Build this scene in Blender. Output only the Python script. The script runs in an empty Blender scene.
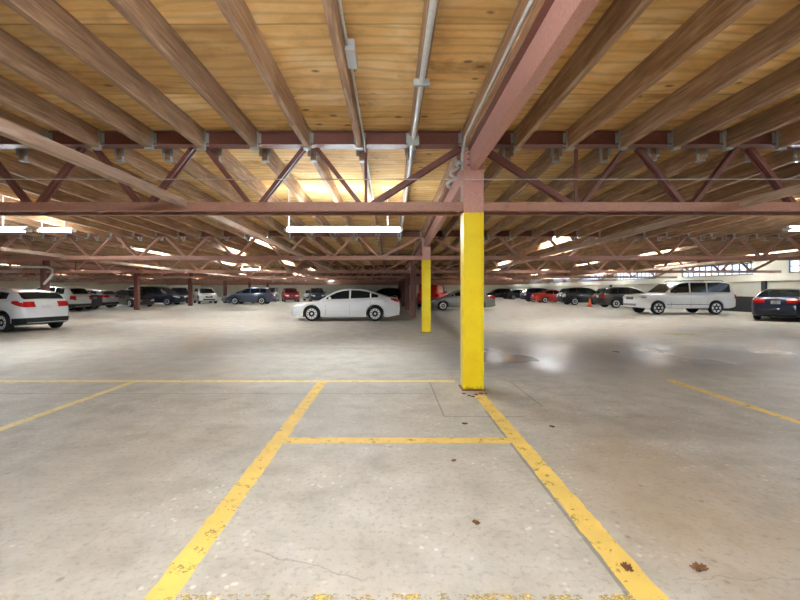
import bpy, bmesh, math, random
from mathutils import Vector, Matrix
random.seed(7)
SC = bpy.context.scene
COL = SC.collection
PI = math.pi

# ------------------------------------------------------------------ camera, world, exposure
EYE = 1.43
cam_d = bpy.data.cameras.new('camera')
cam = bpy.data.objects.new('camera', cam_d)
COL.objects.link(cam)
cam.location = (0, 0, EYE)
cam.rotation_euler = (PI / 2, 0, 0)
cam_d.sensor_width = 36
cam_d.lens = 18.0
cam_d.shift_x = 9 / 800
cam_d.shift_y = -10 / 800
cam_d.clip_end = 300
SC.camera = cam
w = bpy.data.worlds.new('daylight')
SC.world = w
w.use_nodes = True
w.node_tree.nodes['Background'].inputs[0].default_value = (0.75, 0.87, 1.0, 1)
w.node_tree.nodes['Background'].inputs[1].default_value = 1.2
SC.view_settings.view_transform = 'Standard'
SC.view_settings.look = 'None'
SC.view_settings.gamma = 1
SC.view_settings.use_curve_mapping = False
SC.view_settings.exposure = 1.68
SC.cycles.max_bounces = 10
SC.cycles.diffuse_bounces = 3
SC.cycles.use_denoising = True
TUBE_POWER = 30.0

# ------------------------------------------------------------------ places
TY = [5.7 + 7.62 * k for k in range(-1, 10)]          # front face of each truss row; index 1 is the first in view
TW = 0.40                                             # a truss is two chords wide
CX = 1.18                                             # the near line of columns
SPAN = 19.4
ROOF = [(-30, 3.70), (5.9, 3.70), (13.5, 3.42), (21.1, 3.30), (28.8, 3.22), (200, 3.20)]
CHORD = [2.565, 2.565, 2.45, 2.34, 2.29, 2.28, 2.28, 2.28, 2.28, 2.28, 2.28]


def lerp_pts(pts, x):
    if x <= pts[0][0]:
        return pts[0][1]
    for (a, va), (b, vb) in zip(pts, pts[1:]):
        if x <= b:
            return va + (vb - va) * (x - a) / (b - a)
    return pts[-1][1]


def roof(y):
    return lerp_pts(ROOF, y)


# ------------------------------------------------------------------ materials
def lin(c):
    return tuple((v / 255 / 12.92 if v / 255 <= 0.04045 else ((v / 255 + 0.055) / 1.055) ** 2.4) for v in c) + (1,)


class NT:
    """small node-tree helper"""
    def __init__(self, name):
        self.m = bpy.data.materials.new(name)
        self.m.use_nodes = True
        self.t = self.m.node_tree
        self.b = self.t.nodes['Principled BSDF']
        self.out = self.t.nodes['Material Output']

    def n(self, kind, **kw):
        nd = self.t.nodes.new(kind)
        for k, v in kw.items():
            if k in ('ins',):
                for kk, vv in v.items():
                    if isinstance(vv, bpy.types.NodeSocket):
                        self.t.links.new(vv, nd.inputs[kk])
                    else:
                        nd.inputs[kk].default_value = vv
            else:
                setattr(nd, k, v)
        return nd

    def link(self, a, b):
        self.t.links.new(a, b)

    def coord(self, scale=(1, 1, 1), rot=(0, 0, 0), loc=(0, 0, 0)):
        tc = self.n('ShaderNodeTexCoord')
        mp = self.n('ShaderNodeMapping', ins={'Vector': tc.outputs['Object'], 'Scale': scale, 'Rotation': rot, 'Location': loc})
        return mp.outputs[0]

    def noise(self, vec, scale, detail=4, rough=0.55, dist=0):
        return self.n('ShaderNodeTexNoise', ins={'Vector': vec, 'Scale': scale, 'Detail': detail, 'Roughness': rough, 'Distortion': dist}).outputs[0]

    def ramp(self, fac, stops):
        r = self.n('ShaderNodeValToRGB', ins={'Fac': fac})
        e = r.color_ramp.elements
        while len(e) < len(stops):
            e.new(0.5)
        for q, (p, c) in zip(e, stops):
            q.position = p
            q.color = c if len(c) == 4 else tuple(c) + (1,)
        return r.outputs[0]

    def mix(self, fac, a, b, mode='MIX'):
        nd = self.n('ShaderNodeMix', data_type='RGBA', blend_type=mode)
        for sock, v in ((nd.inputs[0], fac), (nd.inputs[6], a), (nd.inputs[7], b)):
            if isinstance(v, bpy.types.NodeSocket):
                self.link(v, sock)
            else:
                sock.default_value = v
        return nd.outputs[2]

    def math(self, op, a, b=0.0, c=0.0, clamp=False):
        nd = self.n('ShaderNodeMath', operation=op, use_clamp=clamp)
        for sock, v in zip(nd.inputs, (a, b, c)):
            if isinstance(v, bpy.types.NodeSocket):
                self.link(v, sock)
            else:
                sock.default_value = v
        return nd.outputs[0]

    def sep(self, vec):
        return self.n('ShaderNodeSeparateXYZ', ins={0: vec}).outputs

    def smooth(self, v, lo, hi):
        nd = self.n('ShaderNodeMapRange', interpolation_type='SMOOTHSTEP', ins={0: v, 1: lo, 2: hi, 3: 0.0, 4: 1.0})
        return nd.outputs[0]

    def bump(self, h, strength, dist=0.01):
        b = self.n('ShaderNodeBump', ins={'Height': h, 'Strength': strength, 'Distance': dist})
        self.link(b.outputs[0], self.b.inputs['Normal'])

    def color(self, c):
        self.link(c, self.b.inputs['Base Color'])

    def set(self, **kw):
        for k, v in kw.items():
            k = k.replace('_', ' ')
            if isinstance(v, bpy.types.NodeSocket):
                self.link(v, self.b.inputs[k])
            else:
                self.b.inputs[k].default_value = v


def plain(name, c, rough=0.5, metal=0.0, coat=0.0, var=0.06, scale=6.0):
    m = NT(name)
    v = m.noise(m.coord(), scale, 3)
    cc = lin(c)
    lo = tuple(x * (1 - var) for x in cc[:3]) + (1,)
    hi = tuple(min(1, x * (1 + var)) for x in cc[:3]) + (1,)
    m.color(m.ramp(v, [(0.3, lo), (0.7, hi)]))
    m.set(Roughness=rough, Metallic=metal)
    if coat:
        m.set(Coat_Weight=coat, Coat_Roughness=0.05)
    return m.m


def plywood():
    m = NT('plywood')
    co = m.coord()
    x, y, z = m.sep(co)
    # sheets 2.44 x 1.22 m, staggered from row to row
    v = m.math('DIVIDE', m.math('SUBTRACT', y, 4.63), 1.22)
    row = m.math('FLOOR', v)
    fy = m.math('FRACT', v)
    u = m.math('ADD', m.math('DIVIDE', m.math('SUBTRACT', x, 0.30), 2.972), m.math('MULTIPLY', row, 0.5))
    colm = m.math('FLOOR', u)
    fx = m.math('FRACT', u)
    cell = m.n('ShaderNodeCombineXYZ', ins={0: colm, 1: row, 2: 3.0}).outputs[0]
    wn = m.n('ShaderNodeTexWhiteNoise', noise_dimensions='3D', ins={'Vector': cell})
    off = m.n('ShaderNodeVectorMath', operation='MULTIPLY_ADD', ins={0: wn.outputs['Color'], 1: (37, 53, 11), 2: co}).outputs[0]
    gr = m.n('ShaderNodeMapping', ins={'Vector': off, 'Scale': (0.7, 1.6, 1)}).outputs[0]
    base = m.noise(gr, 1.6, 5, 0.6, 0.8)
    wave = m.n('ShaderNodeTexWave', wave_type='BANDS', bands_direction='Y', ins={'Vector': gr, 'Scale': 1.3, 'Distortion': 11.0, 'Detail': 2.0, 'Detail Scale': 0.55}).outputs[1]
    grain = m.noise(m.n('ShaderNodeMapping', ins={'Vector': off, 'Scale': (3.0, 22, 1)}).outputs[0], 3.0, 3)
    c = m.ramp(base, [(0.28, lin((210, 162, 96))), (0.5, lin((238, 194, 126))), (0.72, lin((250, 222, 168)))])
    c = m.mix(m.math('MULTIPLY', m.smooth(wave, 0.6, 1.0), 0.27), c, lin((150, 98, 48)))
    c = m.mix(m.math('MULTIPLY', m.smooth(grain, 0.55, 0.8), 0.18), c, lin((168, 120, 64)))
    tone = m.ramp(wn.outputs['Value'], [(0.0, (0.80, 0.76, 0.70)), (0.5, (0.97, 0.95, 0.92)), (1.0, (1.08, 1.06, 1.02))])
    c = m.mix(1.0, c, tone, 'MULTIPLY')
    # knots and brown stains
    kv = m.n('ShaderNodeTexVoronoi', ins={'Vector': m.n('ShaderNodeMapping', ins={'Vector': off, 'Scale': (1.0, 1.7, 1)}).outputs[0], 'Scale': 2.6, 'Randomness': 1.0})
    kd = m.math('ADD', kv.outputs['Distance'], m.math('MULTIPLY', m.noise(off, 14, 2), 0.05))
    knot = m.math('SUBTRACT', 1.0, m.smooth(kd, 0.10, 0.19))
    keep = m.math('GREATER_THAN', m.sep(kv.outputs['Color'])[0], 0.35)
    c = m.mix(m.math('MULTIPLY', m.math('MULTIPLY', knot, keep), 0.75), c, lin((84, 52, 28)))
    st = m.smooth(m.noise(off, 1.3, 5, 0.65), 0.54, 0.72)
    c = m.mix(m.math('MULTIPLY', st, 0.6), c, lin((140, 92, 48)))
    # seams
    sy = m.math('LESS_THAN', fy, 0.007)
    sx = m.math('LESS_THAN', fx, 0.0028)
    c = m.mix(m.math('MULTIPLY', m.math('MAXIMUM', sy, sx), 0.7), c, lin((70, 44, 24)))
    m.color(c)
    m.set(Roughness=0.75)
    m.bump(m.math('ADD', wave, grain), 0.12, 0.004)
    return m.m


def lumber(name, dark, mid, pale, wet=0.0):
    m = NT(name)
    co = m.coord()
    oi = m.n('ShaderNodeObjectInfo')
    off = m.n('ShaderNodeVectorMath', operation='MULTIPLY_ADD', ins={0: oi.outputs['Location'], 1: (3.1, 0.0, 5.0), 2: co}).outputs[0]
    g = m.n('ShaderNodeMapping', ins={'Vector': off, 'Scale': (9, 0.7, 9)}).outputs[0]
    a = m.noise(g, 2.2, 5, 0.6, 1.0)
    b = m.noise(m.n('ShaderNodeMapping', ins={'Vector': off, 'Scale': (60, 1.6, 60)}).outputs[0], 1.6, 3)
    d = m.noise(off, 0.9, 4)
    c = m.ramp(a, [(0.25, lin(dark)), (0.5, lin(mid)), (0.75, lin(pale))])
    c = m.mix(m.math('MULTIPLY', m.smooth(b, 0.5, 0.75), 0.4), c, lin(dark))
    c = m.mix(m.math('MULTIPLY', m.smooth(d, 0.55, 0.75), 0.5), c, lin(pale))
    tone = m.ramp(oi.outputs['Random'], [(0.0, (0.78, 0.75, 0.74)), (0.6, (1, 1, 1)), (1.0, (1.12, 1.1, 1.06))])
    m.color(m.mix(1.0, c, tone, 'MULTIPLY'))
    m.set(Roughness=0.72)
    m.bump(b, 0.15, 0.004)
    return m.m


def steel(name, c, rough=0.5, rust=0.3, rustc=(92, 48, 32)):
    m = NT(name)
    co = m.coord()
    a = m.noise(co, 5.0, 5, 0.65)
    b = m.noise(co, 38.0, 3, 0.6)
    cc = lin(c)
    base = m.ramp(b, [(0.3, tuple(x * 0.86 for x in cc[:3])), (0.7, tuple(min(1, x * 1.1) for x in cc[:3]))])
    m.color(m.mix(m.math('MULTIPLY', m.smooth(a, 0.52, 0.75), rust), base, lin(rustc)))
    m.set(Roughness=rough)
    m.bump(b, 0.06, 0.003)
    return m.m


def yellow_paint():
    m = NT('yellow_paint')
    co = m.coord()
    z = m.sep(co)[2]
    a = m.noise(co, 26.0, 4, 0.65)
    low = m.math('SUBTRACT', 1.0, m.smooth(m.math('ADD', z, m.math('MULTIPLY', a, 0.12)), 0.05, 0.11))
    c = m.ramp(m.noise(co, 3.0, 3), [(0.3, lin((246, 214, 10))), (0.7, lin((255, 230, 26)))])
    chips = m.smooth(m.noise(co, 17, 3, 0.6), 0.70, 0.74)
    c = m.mix(m.math('MULTIPLY', chips, 0.6), c, lin((150, 105, 40)))
    m.color(m.mix(m.math('MULTIPLY', low, 0.85), c, lin((92, 58, 30))))
    m.set(Roughness=0.4)
    m.bump(a, 0.05, 0.003)
    return m.m


def concrete():
    m = NT('floor_concrete')
    co = m.coord()
    x, y, z = m.sep(co)
    n1 = m.noise(co, 0.35, 6, 0.62, 0.4)
    n2 = m.noise(co, 2.6, 6, 0.65)
    n3 = m.noise(co, 26, 4, 0.7)
    streak = m.noise(m.coord(scale=(0.25, 1.4, 1)), 1.1, 5, 0.6)
    c = m.ramp(n2, [(0.25, lin((158, 151, 140))), (0.5, lin((186, 180, 170))), (0.75, lin((206, 201, 193)))])
    c = m.mix(m.math('MULTIPLY', m.smooth(n1, 0.42, 0.66), 0.6), c, lin((182, 176, 166)))
    c = m.mix(m.math('MULTIPLY', m.smooth(streak, 0.5, 0.72), 0.45), c, lin((208, 205, 199)))
    c = m.mix(m.math('MULTIPLY', m.smooth(n3, 0.50, 0.66), 0.42), c, lin((140, 133, 122)))
    # pitted light chips
    vo = m.n('ShaderNodeTexVoronoi', ins={'Vector': co, 'Scale': 14.0, 'Randomness': 1.0})
    chip = m.math('MULTIPLY', m.math('SUBTRACT', 1.0, m.smooth(vo.outputs['Distance'], 0.10, 0.26)), m.smooth(m.noise(co, 1.3, 3), 0.46, 0.62))
    c = m.mix(m.math('MULTIPLY', chip, 0.75), c, lin((226, 221, 212)))
    vd = m.n('ShaderNodeTexVoronoi', ins={'Vector': m.coord(loc=(3, 7, 0)), 'Scale': 7.0, 'Randomness': 1.0})
    dk = m.math('MULTIPLY', m.math('SUBTRACT', 1.0, m.smooth(vd.outputs['Distance'], 0.06, 0.17)), m.smooth(m.noise(m.coord(loc=(9, 2, 0)), 0.8, 3), 0.5, 0.62))
    c = m.mix(m.math('MULTIPLY', dk, 0.6), c, lin((110, 98, 84)))
    # tan stain right of the parking line
    def blob(cx, cy, rx, ry, soft=0.5, wob=0.5):
        dx = m.math('DIVIDE', m.math('SUBTRACT', x, cx), rx)
        dy = m.math('DIVIDE', m.math('SUBTRACT', y, cy), ry)
        d = m.math('SQRT', m.math('ADD', m.math('MULTIPLY', dx, dx), m.math('MULTIPLY', dy, dy)))
        d = m.math('ADD', d, m.math('MULTIPLY', m.math('SUBTRACT', m.noise(co, 1.5, 5, 0.6), 0.5), wob * 2))
        return m.math('SUBTRACT', 1.0, m.smooth(d, 1.0 - soft, 1.0 + soft * 0.4))
    c = m.mix(m.math('MULTIPLY', blob(2.0, 2.9, 0.9, 1.3, 0.8, 0.8), 0.42), c, lin((168, 138, 98)))
    c = m.mix(m.math('MULTIPLY', blob(3.4, 4.1, 1.5, 0.6, 0.8, 0.9), 0.35), c, lin((150, 138, 122)))
    c = m.mix(m.math('MULTIPLY', blob(-2.6, 2.6, 1.3, 1.6, 0.8, 0.9), 0.22), c, lin((150, 140, 126)))
    # polished damp drive lane behind the column
    lane = m.math('MULTIPLY', m.smooth(m.math('ADD', y, m.math('MULTIPLY', m.noise(co, 0.7, 4), 1.2)), 6.7, 8.4), m.math('SUBTRACT', 1.0, m.smooth(m.math('ADD', y, m.math('MULTIPLY', m.noise(co, 0.4, 4), 5)), 11.5, 15.5)))
    side = m.smooth(m.math('ADD', x, m.math('MULTIPLY', m.noise(co, 0.5, 3), 1.4)), 0.6, 2.4)
    damp = m.math('MULTIPLY', lane, m.math('ADD', m.math('MULTIPLY', side, 0.85), 0.15))
    c = m.mix(m.math('MULTIPLY', damp, 0.72), c, lin((122, 122, 124)))
    puddle = m.math('MULTIPLY', damp, m.smooth(m.noise(m.coord(scale=(1, 0.5, 1)), 0.55, 2), 0.40, 0.64))
    # saw-cut joints and hairline cracks
    def line(v, at, wd, wob=0.0):
        q = m.math('ABSOLUTE', m.math('SUBTRACT', m.math('ADD', v, m.math('MULTIPLY', m.math('SUBTRACT', m.noise(co, 1.6, 5), 0.5), wob)), at))
        return m.math('LESS_THAN', q, wd)
    def between(v, a, b):
        return m.math('MULTIPLY', m.math('GREATER_THAN', v, a), m.math('LESS_THAN', v, b))
    j = m.math('MULTIPLY', line(y, 5.52, 0.012, 0.03), m.math('LESS_THAN', x, 0.62))
    j2 = m.math('MULTIPLY', line(x, 1.115, 0.013, 0.02), m.math('LESS_THAN', y, 4.72))
    j3 = m.math('MULTIPLY', line(y, 4.52, 0.012, 0.01), between(x, 0.60, 1.5))
    j4 = m.math('MULTIPLY', line(x, 0.60, 0.010, 0.01), between(y, 4.52, 6.2))
    j5 = m.math('MULTIPLY', line(x, 1.86, 0.010, 0.01), between(y, 4.9, 6.2))
    ck = m.math('MULTIPLY', m.math('MULTIPLY', line(m.math('ADD', y, m.math('MULTIPLY', x, 0.45)), 1.87, 0.006, 0.35), between(x, -0.75, -0.15)), 0.6)
    ck2 = m.math('MULTIPLY', line(m.math('ADD', y, m.math('MULTIPLY', x, -0.12)), 1.75, 0.005, 0.4), m.math('MULTIPLY', between(x, 1.4, 2.6), 0.5))
    jj = m.math('MAXIMUM', m.math('MAXIMUM', j, j2), m.math('MAXIMUM', m.math('MAXIMUM', j3, j4), m.math('MAXIMUM', j5, m.math('MAXIMUM', ck, ck2))))
    c = m.mix(m.math('MULTIPLY', jj, 0.5), c, lin((96, 88, 78)))
    m.color(c)
    r = m.math('SUBTRACT', 0.62, m.math('ADD', m.math('MULTIPLY', damp, 0.24), m.math('MULTIPLY', puddle, 0.15)))
    m.set(Roughness=r)
    hgt = m.math('ADD', m.math('MULTIPLY', n3, 0.6), m.math('MULTIPLY', n2, 0.7))
    hgt = m.math('MULTIPLY', hgt, m.math('SUBTRACT', 1.0, m.math('MULTIPLY', damp, 0.85)))
    m.bump(hgt, 0.22, 0.012)
    return m.m


def worn_paint(name, c, wear):
    m = NT(name)
    geo = m.n('ShaderNodeNewGeometry')
    co = geo.outputs['Position']
    a = m.noise(co, 9.0, 6, 0.7)
    b = m.noise(co, 60.0, 3, 0.6)
    mask = m.smooth(m.math('ADD', m.math('MULTIPLY', a, 0.7), m.math('MULTIPLY', b, 0.3)), wear, wear + 0.14)
    cc = m.ramp(m.noise(co, 4, 4), [(0.3, lin(tuple(int(v * 0.93) for v in c))), (0.7, lin(c))])
    m.color(cc)
    m.set(Roughness=0.6, Alpha=mask)
    return m.m


def glowing(name, c, s):
    m = bpy.data.materials.new(name)
    m.use_nodes = True
    b = m.node_tree.nodes['Principled BSDF']
    b.inputs['Base Color'].default_value = (0.9, 0.9, 0.9, 1)
    b.inputs['Emission Color'].default_value = c + (1,)
    b.inputs['Emission Strength'].default_value = s
    return m


def glass(name, c, alpha=0.35):
    m = NT(name)
    m.color(m.ramp(m.noise(m.coord(), 2.0, 2), [(0.3, lin(c)), (0.7, lin(tuple(min(255, int(v * 1.1)) for v in c)))]))
    m.set(Roughness=0.08)
    m.b.inputs['Specular IOR Level'].default_value = 0.5
    return m.m


M = {}
M['ply'] = plywood()
M['joist'] = lumber('joist_lumber', (122, 90, 66), (172, 136, 106), (212, 180, 148))
M['brace_wood'] = lumber('brace_lumber', (160, 130, 110), (196, 168, 148), (220, 200, 182))
M['steel'] = steel('red_primer_steel', (128, 78, 68), 0.45, 0.35, (84, 48, 38))
M['steel_pink'] = steel('pink_primer_steel', (206, 154, 142), 0.45, 0.25, (160, 104, 92))  # red primer with lamplight painted into its colour
M['steel_tan'] = steel('faded_primer_steel', (178, 130, 112), 0.5, 0.35, (120, 78, 62))  # lighter tan steel for bottom chords and farther webs
M['galv'] = steel('galvanised_steel', (176, 180, 178), 0.42, 0.15, (120, 118, 112))
M['conduit'] = steel('conduit_metal', (206, 208, 206), 0.35, 0.1, (150, 148, 144))
M['yellow'] = yellow_paint()
M['floor'] = concrete()
M['line'] = worn_paint('parking_line_paint', (244, 208, 108), 0.325)
M['line_worn'] = worn_paint('worn_parking_line_paint', (242, 220, 150), 0.32)
M['line_patchy'] = worn_paint('patchy_parking_line_paint', (244, 206, 110), 0.475)
M['line_faint'] = worn_paint('faint_parking_line_paint', (238, 214, 110), 0.47)
M['wall'] = plain('cream_wall_paint', (222, 220, 206), 0.7, var=0.05, scale=0.8)
M['wall_low'] = plain('grey_cream_block', (196, 194, 182), 0.75, var=0.07, scale=1.2)
M['wall_dark'] = plain('dark_wainscot_paint', (34, 36, 42), 0.6)
M['frame'] = plain('window_frame_metal', (52, 54, 66), 0.5)
M['white_metal'] = plain('white_enamel', (232, 234, 236), 0.4, var=0.02)
M['tube'] = glowing('fluorescent_tube', (0.80, 0.92, 1.0), TUBE_POWER)
M['tube_near'] = glowing('fluorescent_tube_bright', (0.84, 0.93, 1.0), TUBE_POWER * 1.9)  # for the lights added around the camera
M['tube_soft'] = glowing('fluorescent_tube_dim', (0.80, 0.92, 1.0), TUBE_POWER * 1.35)
M['pipe'] = plain('white_pipe', (214, 214, 212), 0.45)
M['tire'] = plain('tire_rubber', (24, 24, 25), 0.75)
M['rim'] = plain('alloy_rim', (222, 224, 228), 0.4, 0.0, var=0.02)
M['well'] = plain('wheel_well', (14, 14, 15), 0.9)
M['trim'] = plain('black_trim', (26, 27, 29), 0.5)
M['glass'] = glass('car_glass', (26, 32, 34))
M['glass_green'] = glass('tinted_glass', (58, 74, 70))
M['tail'] = plain('red_tail_lens', (196, 24, 26), 0.2, coat=0.6)
M['tail_clear'] = plain('clear_tail_lens', (214, 200, 204), 0.2, coat=0.6)
M['amber'] = plain('amber_lens', (226, 150, 90), 0.2, coat=0.5)
M['head'] = plain('headlamp_lens', (214, 220, 224), 0.12, coat=0.8)
M['plate'] = plain('licence_plate', (222, 226, 232), 0.45, var=0.12, scale=20)
M['chrome'] = plain('chrome', (220, 222, 224), 0.18, 0.9)
M['cone'] = plain('cone_orange', (232, 96, 40), 0.5)
M['leaf'] = plain('dry_leaf', (126, 84, 50), 0.8, var=0.25, scale=30)
M['rag'] = plain('grey_foil', (196, 198, 200), 0.4, 0.4)


def paint(name, c, metal=0.0):
    return plain('car_paint_' + name, c, 0.32, metal, coat=0.8, var=0.02)


# ------------------------------------------------------------------ mesh helpers
class MB:
    def __init__(self):
        self.v, self.f, self.mi = [], [], []

    def add(self, vs, fs, mi=0):
        o = len(self.v)
        self.v += [tuple(p) for p in vs]
        self.f += [tuple(i + o for i in f) for f in fs]
        self.mi += [mi] * len(fs)

    def box(self, x0, x1, y0, y1, z0, z1, mi=0):
        vs = [(x0, y0, z0), (x1, y0, z0), (x1, y1, z0), (x0, y1, z0), (x0, y0, z1), (x1, y0, z1), (x1, y1, z1), (x0, y1, z1)]
        self.add(vs, [(0, 3, 2, 1), (4, 5, 6, 7), (0, 1, 5, 4), (1, 2, 6, 5), (2, 3, 7, 6), (3, 0, 4, 7)], mi)
        return self

    def prism(self, poly, axis, a, b, mi=0):
        """extrude a closed 2-D outline along an axis from a to b"""
        n = len(poly)

        def P(p, t):
            return {'x': (t, p[0], p[1]), 'y': (p[0], t, p[1]), 'z': (p[0], p[1], t)}[axis]
        vs = [P(p, a) for p in poly] + [P(p, b) for p in poly]
        fs = [(i, (i + 1) % n, n + (i + 1) % n, n + i) for i in range(n)] + [tuple(range(n))[::-1], tuple(range(n, 2 * n))]
        self.add(vs, fs, mi)
        return self

    def bar(self, p, q, w, h, up=(0, 0, 1), mi=0):
        """rectangular bar from p to q: w across, h along up"""
        p, q, up = Vector(p), Vector(q), Vector(up)
        d = (q - p).normalized()
        s = d.cross(up).normalized()
        u = s.cross(d).normalized()
        vs = []
        for c in (p, q):
            for a, b in ((-1, -1), (1, -1), (1, 1), (-1, 1)):
                vs.append(c + s * (a * w / 2) + u * (b * h / 2))
        self.add(vs, [(3, 2, 1, 0), (4, 5, 6, 7), (0, 1, 5, 4), (1, 2, 6, 5), (2, 3, 7, 6), (3, 0, 4, 7)], mi)
        return self

    def tube(self, pts, r, n=8, mi=0):
        pts = [Vector(p) for p in pts]
        rings = []
        for i, p in enumerate(pts):
            d = (pts[min(i + 1, len(pts) - 1)] - pts[max(i - 1, 0)]).normalized()
            ref = Vector((0, 0, 1)) if abs(d.z) < 0.9 else Vector((1, 0, 0))
            s = d.cross(ref).normalized()
            u = s.cross(d)
            rings.append([p + s * (r * math.cos(2 * PI * k / n)) + u * (r * math.sin(2 * PI * k / n)) for k in range(n)])
        vs = [p for R in rings for p in R]
        fs = []
        for i in range(len(rings) - 1):
            for k in range(n):
                fs.append((i * n + k, i * n + (k + 1) % n, (i + 1) * n + (k + 1) % n, (i + 1) * n + k))
        fs.append(tuple(range(n))[::-1])
        fs.append(tuple(range((len(rings) - 1) * n, len(rings) * n)))
        self.add(vs, fs, mi)
        return self

    def lathe(self, prof, axis='z', n=24, mi=0, c=(0, 0, 0)):
        """revolve (r, t) pairs around an axis through c"""
        vs = []
        for r, t in prof:
            for k in range(n):
                a = 2 * PI * k / n
                x, y = r * math.cos(a), r * math.sin(a)
                p = {'z': (x, y, t), 'y': (x, t, y), 'x': (t, x, y)}[axis]
                vs.append((p[0] + c[0], p[1] + c[1], p[2] + c[2]))
        fs = []
        for i in range(len(prof) - 1):
            for k in range(n):
                fs.append((i * n + k, i * n + (k + 1) % n, (i + 1) * n + (k + 1) % n, (i + 1) * n + k))
        fs.append(tuple(range(n))[::-1])
        fs.append(tuple(range((len(prof) - 1) * n, len(prof) * n)))
        self.add(vs, fs, mi)
        return self

    def mesh(self, name, mats, sharp=35):
        me = bpy.data.meshes.new(name)
        me.from_pydata(self.v, [], self.f)
        for m in (mats if isinstance(mats, (list, tuple)) else [mats]):
            me.materials.append(m)
        for p, i in zip(me.polygons, self.mi):
            p.material_index = i
        bm = bmesh.new()
        bm.from_mesh(me)
        bmesh.ops.recalc_face_normals(bm, faces=bm.faces[:])
        lim = math.radians(sharp)
        for f in bm.faces:
            f.smooth = True
        for e in bm.edges:
            if len(e.link_faces) == 2:
                e.smooth = e.calc_face_angle(0) < lim
        bm.to_mesh(me)
        bm.free()
        return me

    def build(self, name, mats, parent=None, loc=(0, 0, 0), sharp=35):
        o = bpy.data.objects.new(name, self.mesh(name, mats, sharp))
        COL.objects.link(o)
        o.location = loc
        if parent:
            o.parent = parent
        return o


def tag(o, label, cat, group=None):
    o['label'] = label
    o['category'] = cat
    if group:
        o['group'] = group
    return o


def thing(name, label, cat, loc=(0, 0, 0), rz=0.0, group=None):
    o = bpy.data.objects.new(name, None)
    COL.objects.link(o)
    o.location = loc
    o.rotation_euler = (0, 0, rz)
    o.empty_display_size = 0.2
    return tag(o, label, cat, group)


def struct(o):
    o['kind'] = 'structure'
    return o


def copy_part(o, parent):
    c = o.copy()
    COL.objects.link(c)
    c.parent = parent
    return c


ORD = ['zeroth', 'first', 'second', 'third', 'fourth', 'fifth', 'sixth', 'seventh', 'eighth', 'ninth', 'tenth', 'eleventh', 'twelfth']


def nth(n):
    if n < len(ORD):
        return ORD[n]
    return '%d%s' % (n, 'th' if 10 < n % 100 < 20 else {1: 'st', 2: 'nd', 3: 'rd'}.get(n % 10, 'th'))


# ------------------------------------------------------------------ the setting
XL, XR, YB, YF = -37.5, 23.0, -10.0, 79.0
struct(MB().box(XL - 0.5, XR + 0.5, YB, YF + 0.5, -0.25, 0.0).build('floor', M['floor']))

ys = [YB, 5.9, 13.5, 21.1, 28.8, YF + 0.5]
mb = MB()
for a, b in zip(ys, ys[1:]):
    za, zb = roof(a), roof(b)
    vs = []
    for x in (XL - 0.5, XR + 0.5):
        vs += [(x, a, za), (x, b, zb), (x, b, zb + 0.12), (x, a, za + 0.12)]
    mb.add(vs, [(0, 1, 5, 4), (3, 7, 6, 2), (0, 4, 7, 3), (1, 2, 6, 5), (0, 3, 2, 1), (4, 5, 6, 7)])
struct(mb.build('ceiling', M['ply']))

# right wall: spandrel band over a set-back lower wall, strip windows under the roof
WIN = [(-3.0, 4.6), (6.4, 14.2), (16.6, 23.2), (25.4, 31.7), (34.7, 40.9), (43.4, 49.0), (51.5, 57.0), (59.5, 66.0)]
WZ0, WZ1 = 2.42, 3.19
mb = MB()
mb.box(XR, XR + 0.4, YB, YF, 1.98, WZ0)
mb.box(XR, XR + 0.4, YB, YF, WZ1, 3.9)
edges = [YB] + [v for p in WIN for v in p] + [YF]
for a, b in zip(edges[0::2], edges[1::2]):
    mb.box(XR, XR + 0.4, a, b, WZ0, WZ1)
struct(mb.build('wall_right', M['wall']))
struct(MB().box(XR + 0.2, XR + 0.4, YB, YF, 1.0, 1.98).build('wall_right_lower', M['wall_low']))
struct(MB().box(XR + 0.12, XR + 0.4, YB, YF, 0.0, 1.0).build('baseboard_right', M['wall_dark']))
for i, (a, b) in enumerate(WIN):
    mb = MB()
    y = a
    mb.box(XR + 0.10, XR + 0.18, a, b, WZ0, WZ0 + 0.06)
    mb.box(XR + 0.10, XR + 0.18, a, b, WZ1 - 0.06, WZ1)
    mb.box(XR + 0.11, XR + 0.17, a, b, (WZ0 + WZ1) / 2 - 0.022, (WZ0 + WZ1) / 2 + 0.022)
    n = 11
    for k in range(n + 1):
        yy = a + (b - a) * k / n
        mb.box(XR + 0.10, XR + 0.18, max(a, yy - 0.03), min(b, yy + 0.03), WZ0, WZ1)
    fr = struct(mb.build('window_%d' % (i + 1), M['frame']))
    g = NT('pane_glass') if i == 0 else None
    if g:
        tr = g.n('ShaderNodeBsdfTransparent')
        gl = g.n('ShaderNodeBsdfTranslucent', ins={0: (0.8, 0.85, 0.92, 1)})
        mx = g.n('ShaderNodeMixShader', ins={0: 0.5, 1: tr.outputs[0], 2: gl.outputs[0]})
        g.link(mx.outputs[0], g.out.inputs[0])
        M['pane'] = g.m
    MB().box(XR + 0.135, XR + 0.145, a, b, WZ0, WZ1).build('pane', M['pane'], fr)
for y in (24.8, 32.9, 42.1):
    struct(MB().box(XR + 0.06, XR + 0.2, y - 0.13, y + 0.13, 0.0, 1.98).build('trim_1', M['wall_dark']))

struct(MB().box(XL - 0.3, XL, YB, YF, 0, 3.9).build('wall_left', M['wall']))
struct(MB().box(XL - 0.3, XR + 0.4, YF, YF + 0.3, 0, 3.9).build('wall_back', M['wall']))
struct(MB().box(XL - 0.3, XR + 0.4, YB - 0.3, YB, 0, 3.9).build('wall_front', M['wall']))

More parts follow.
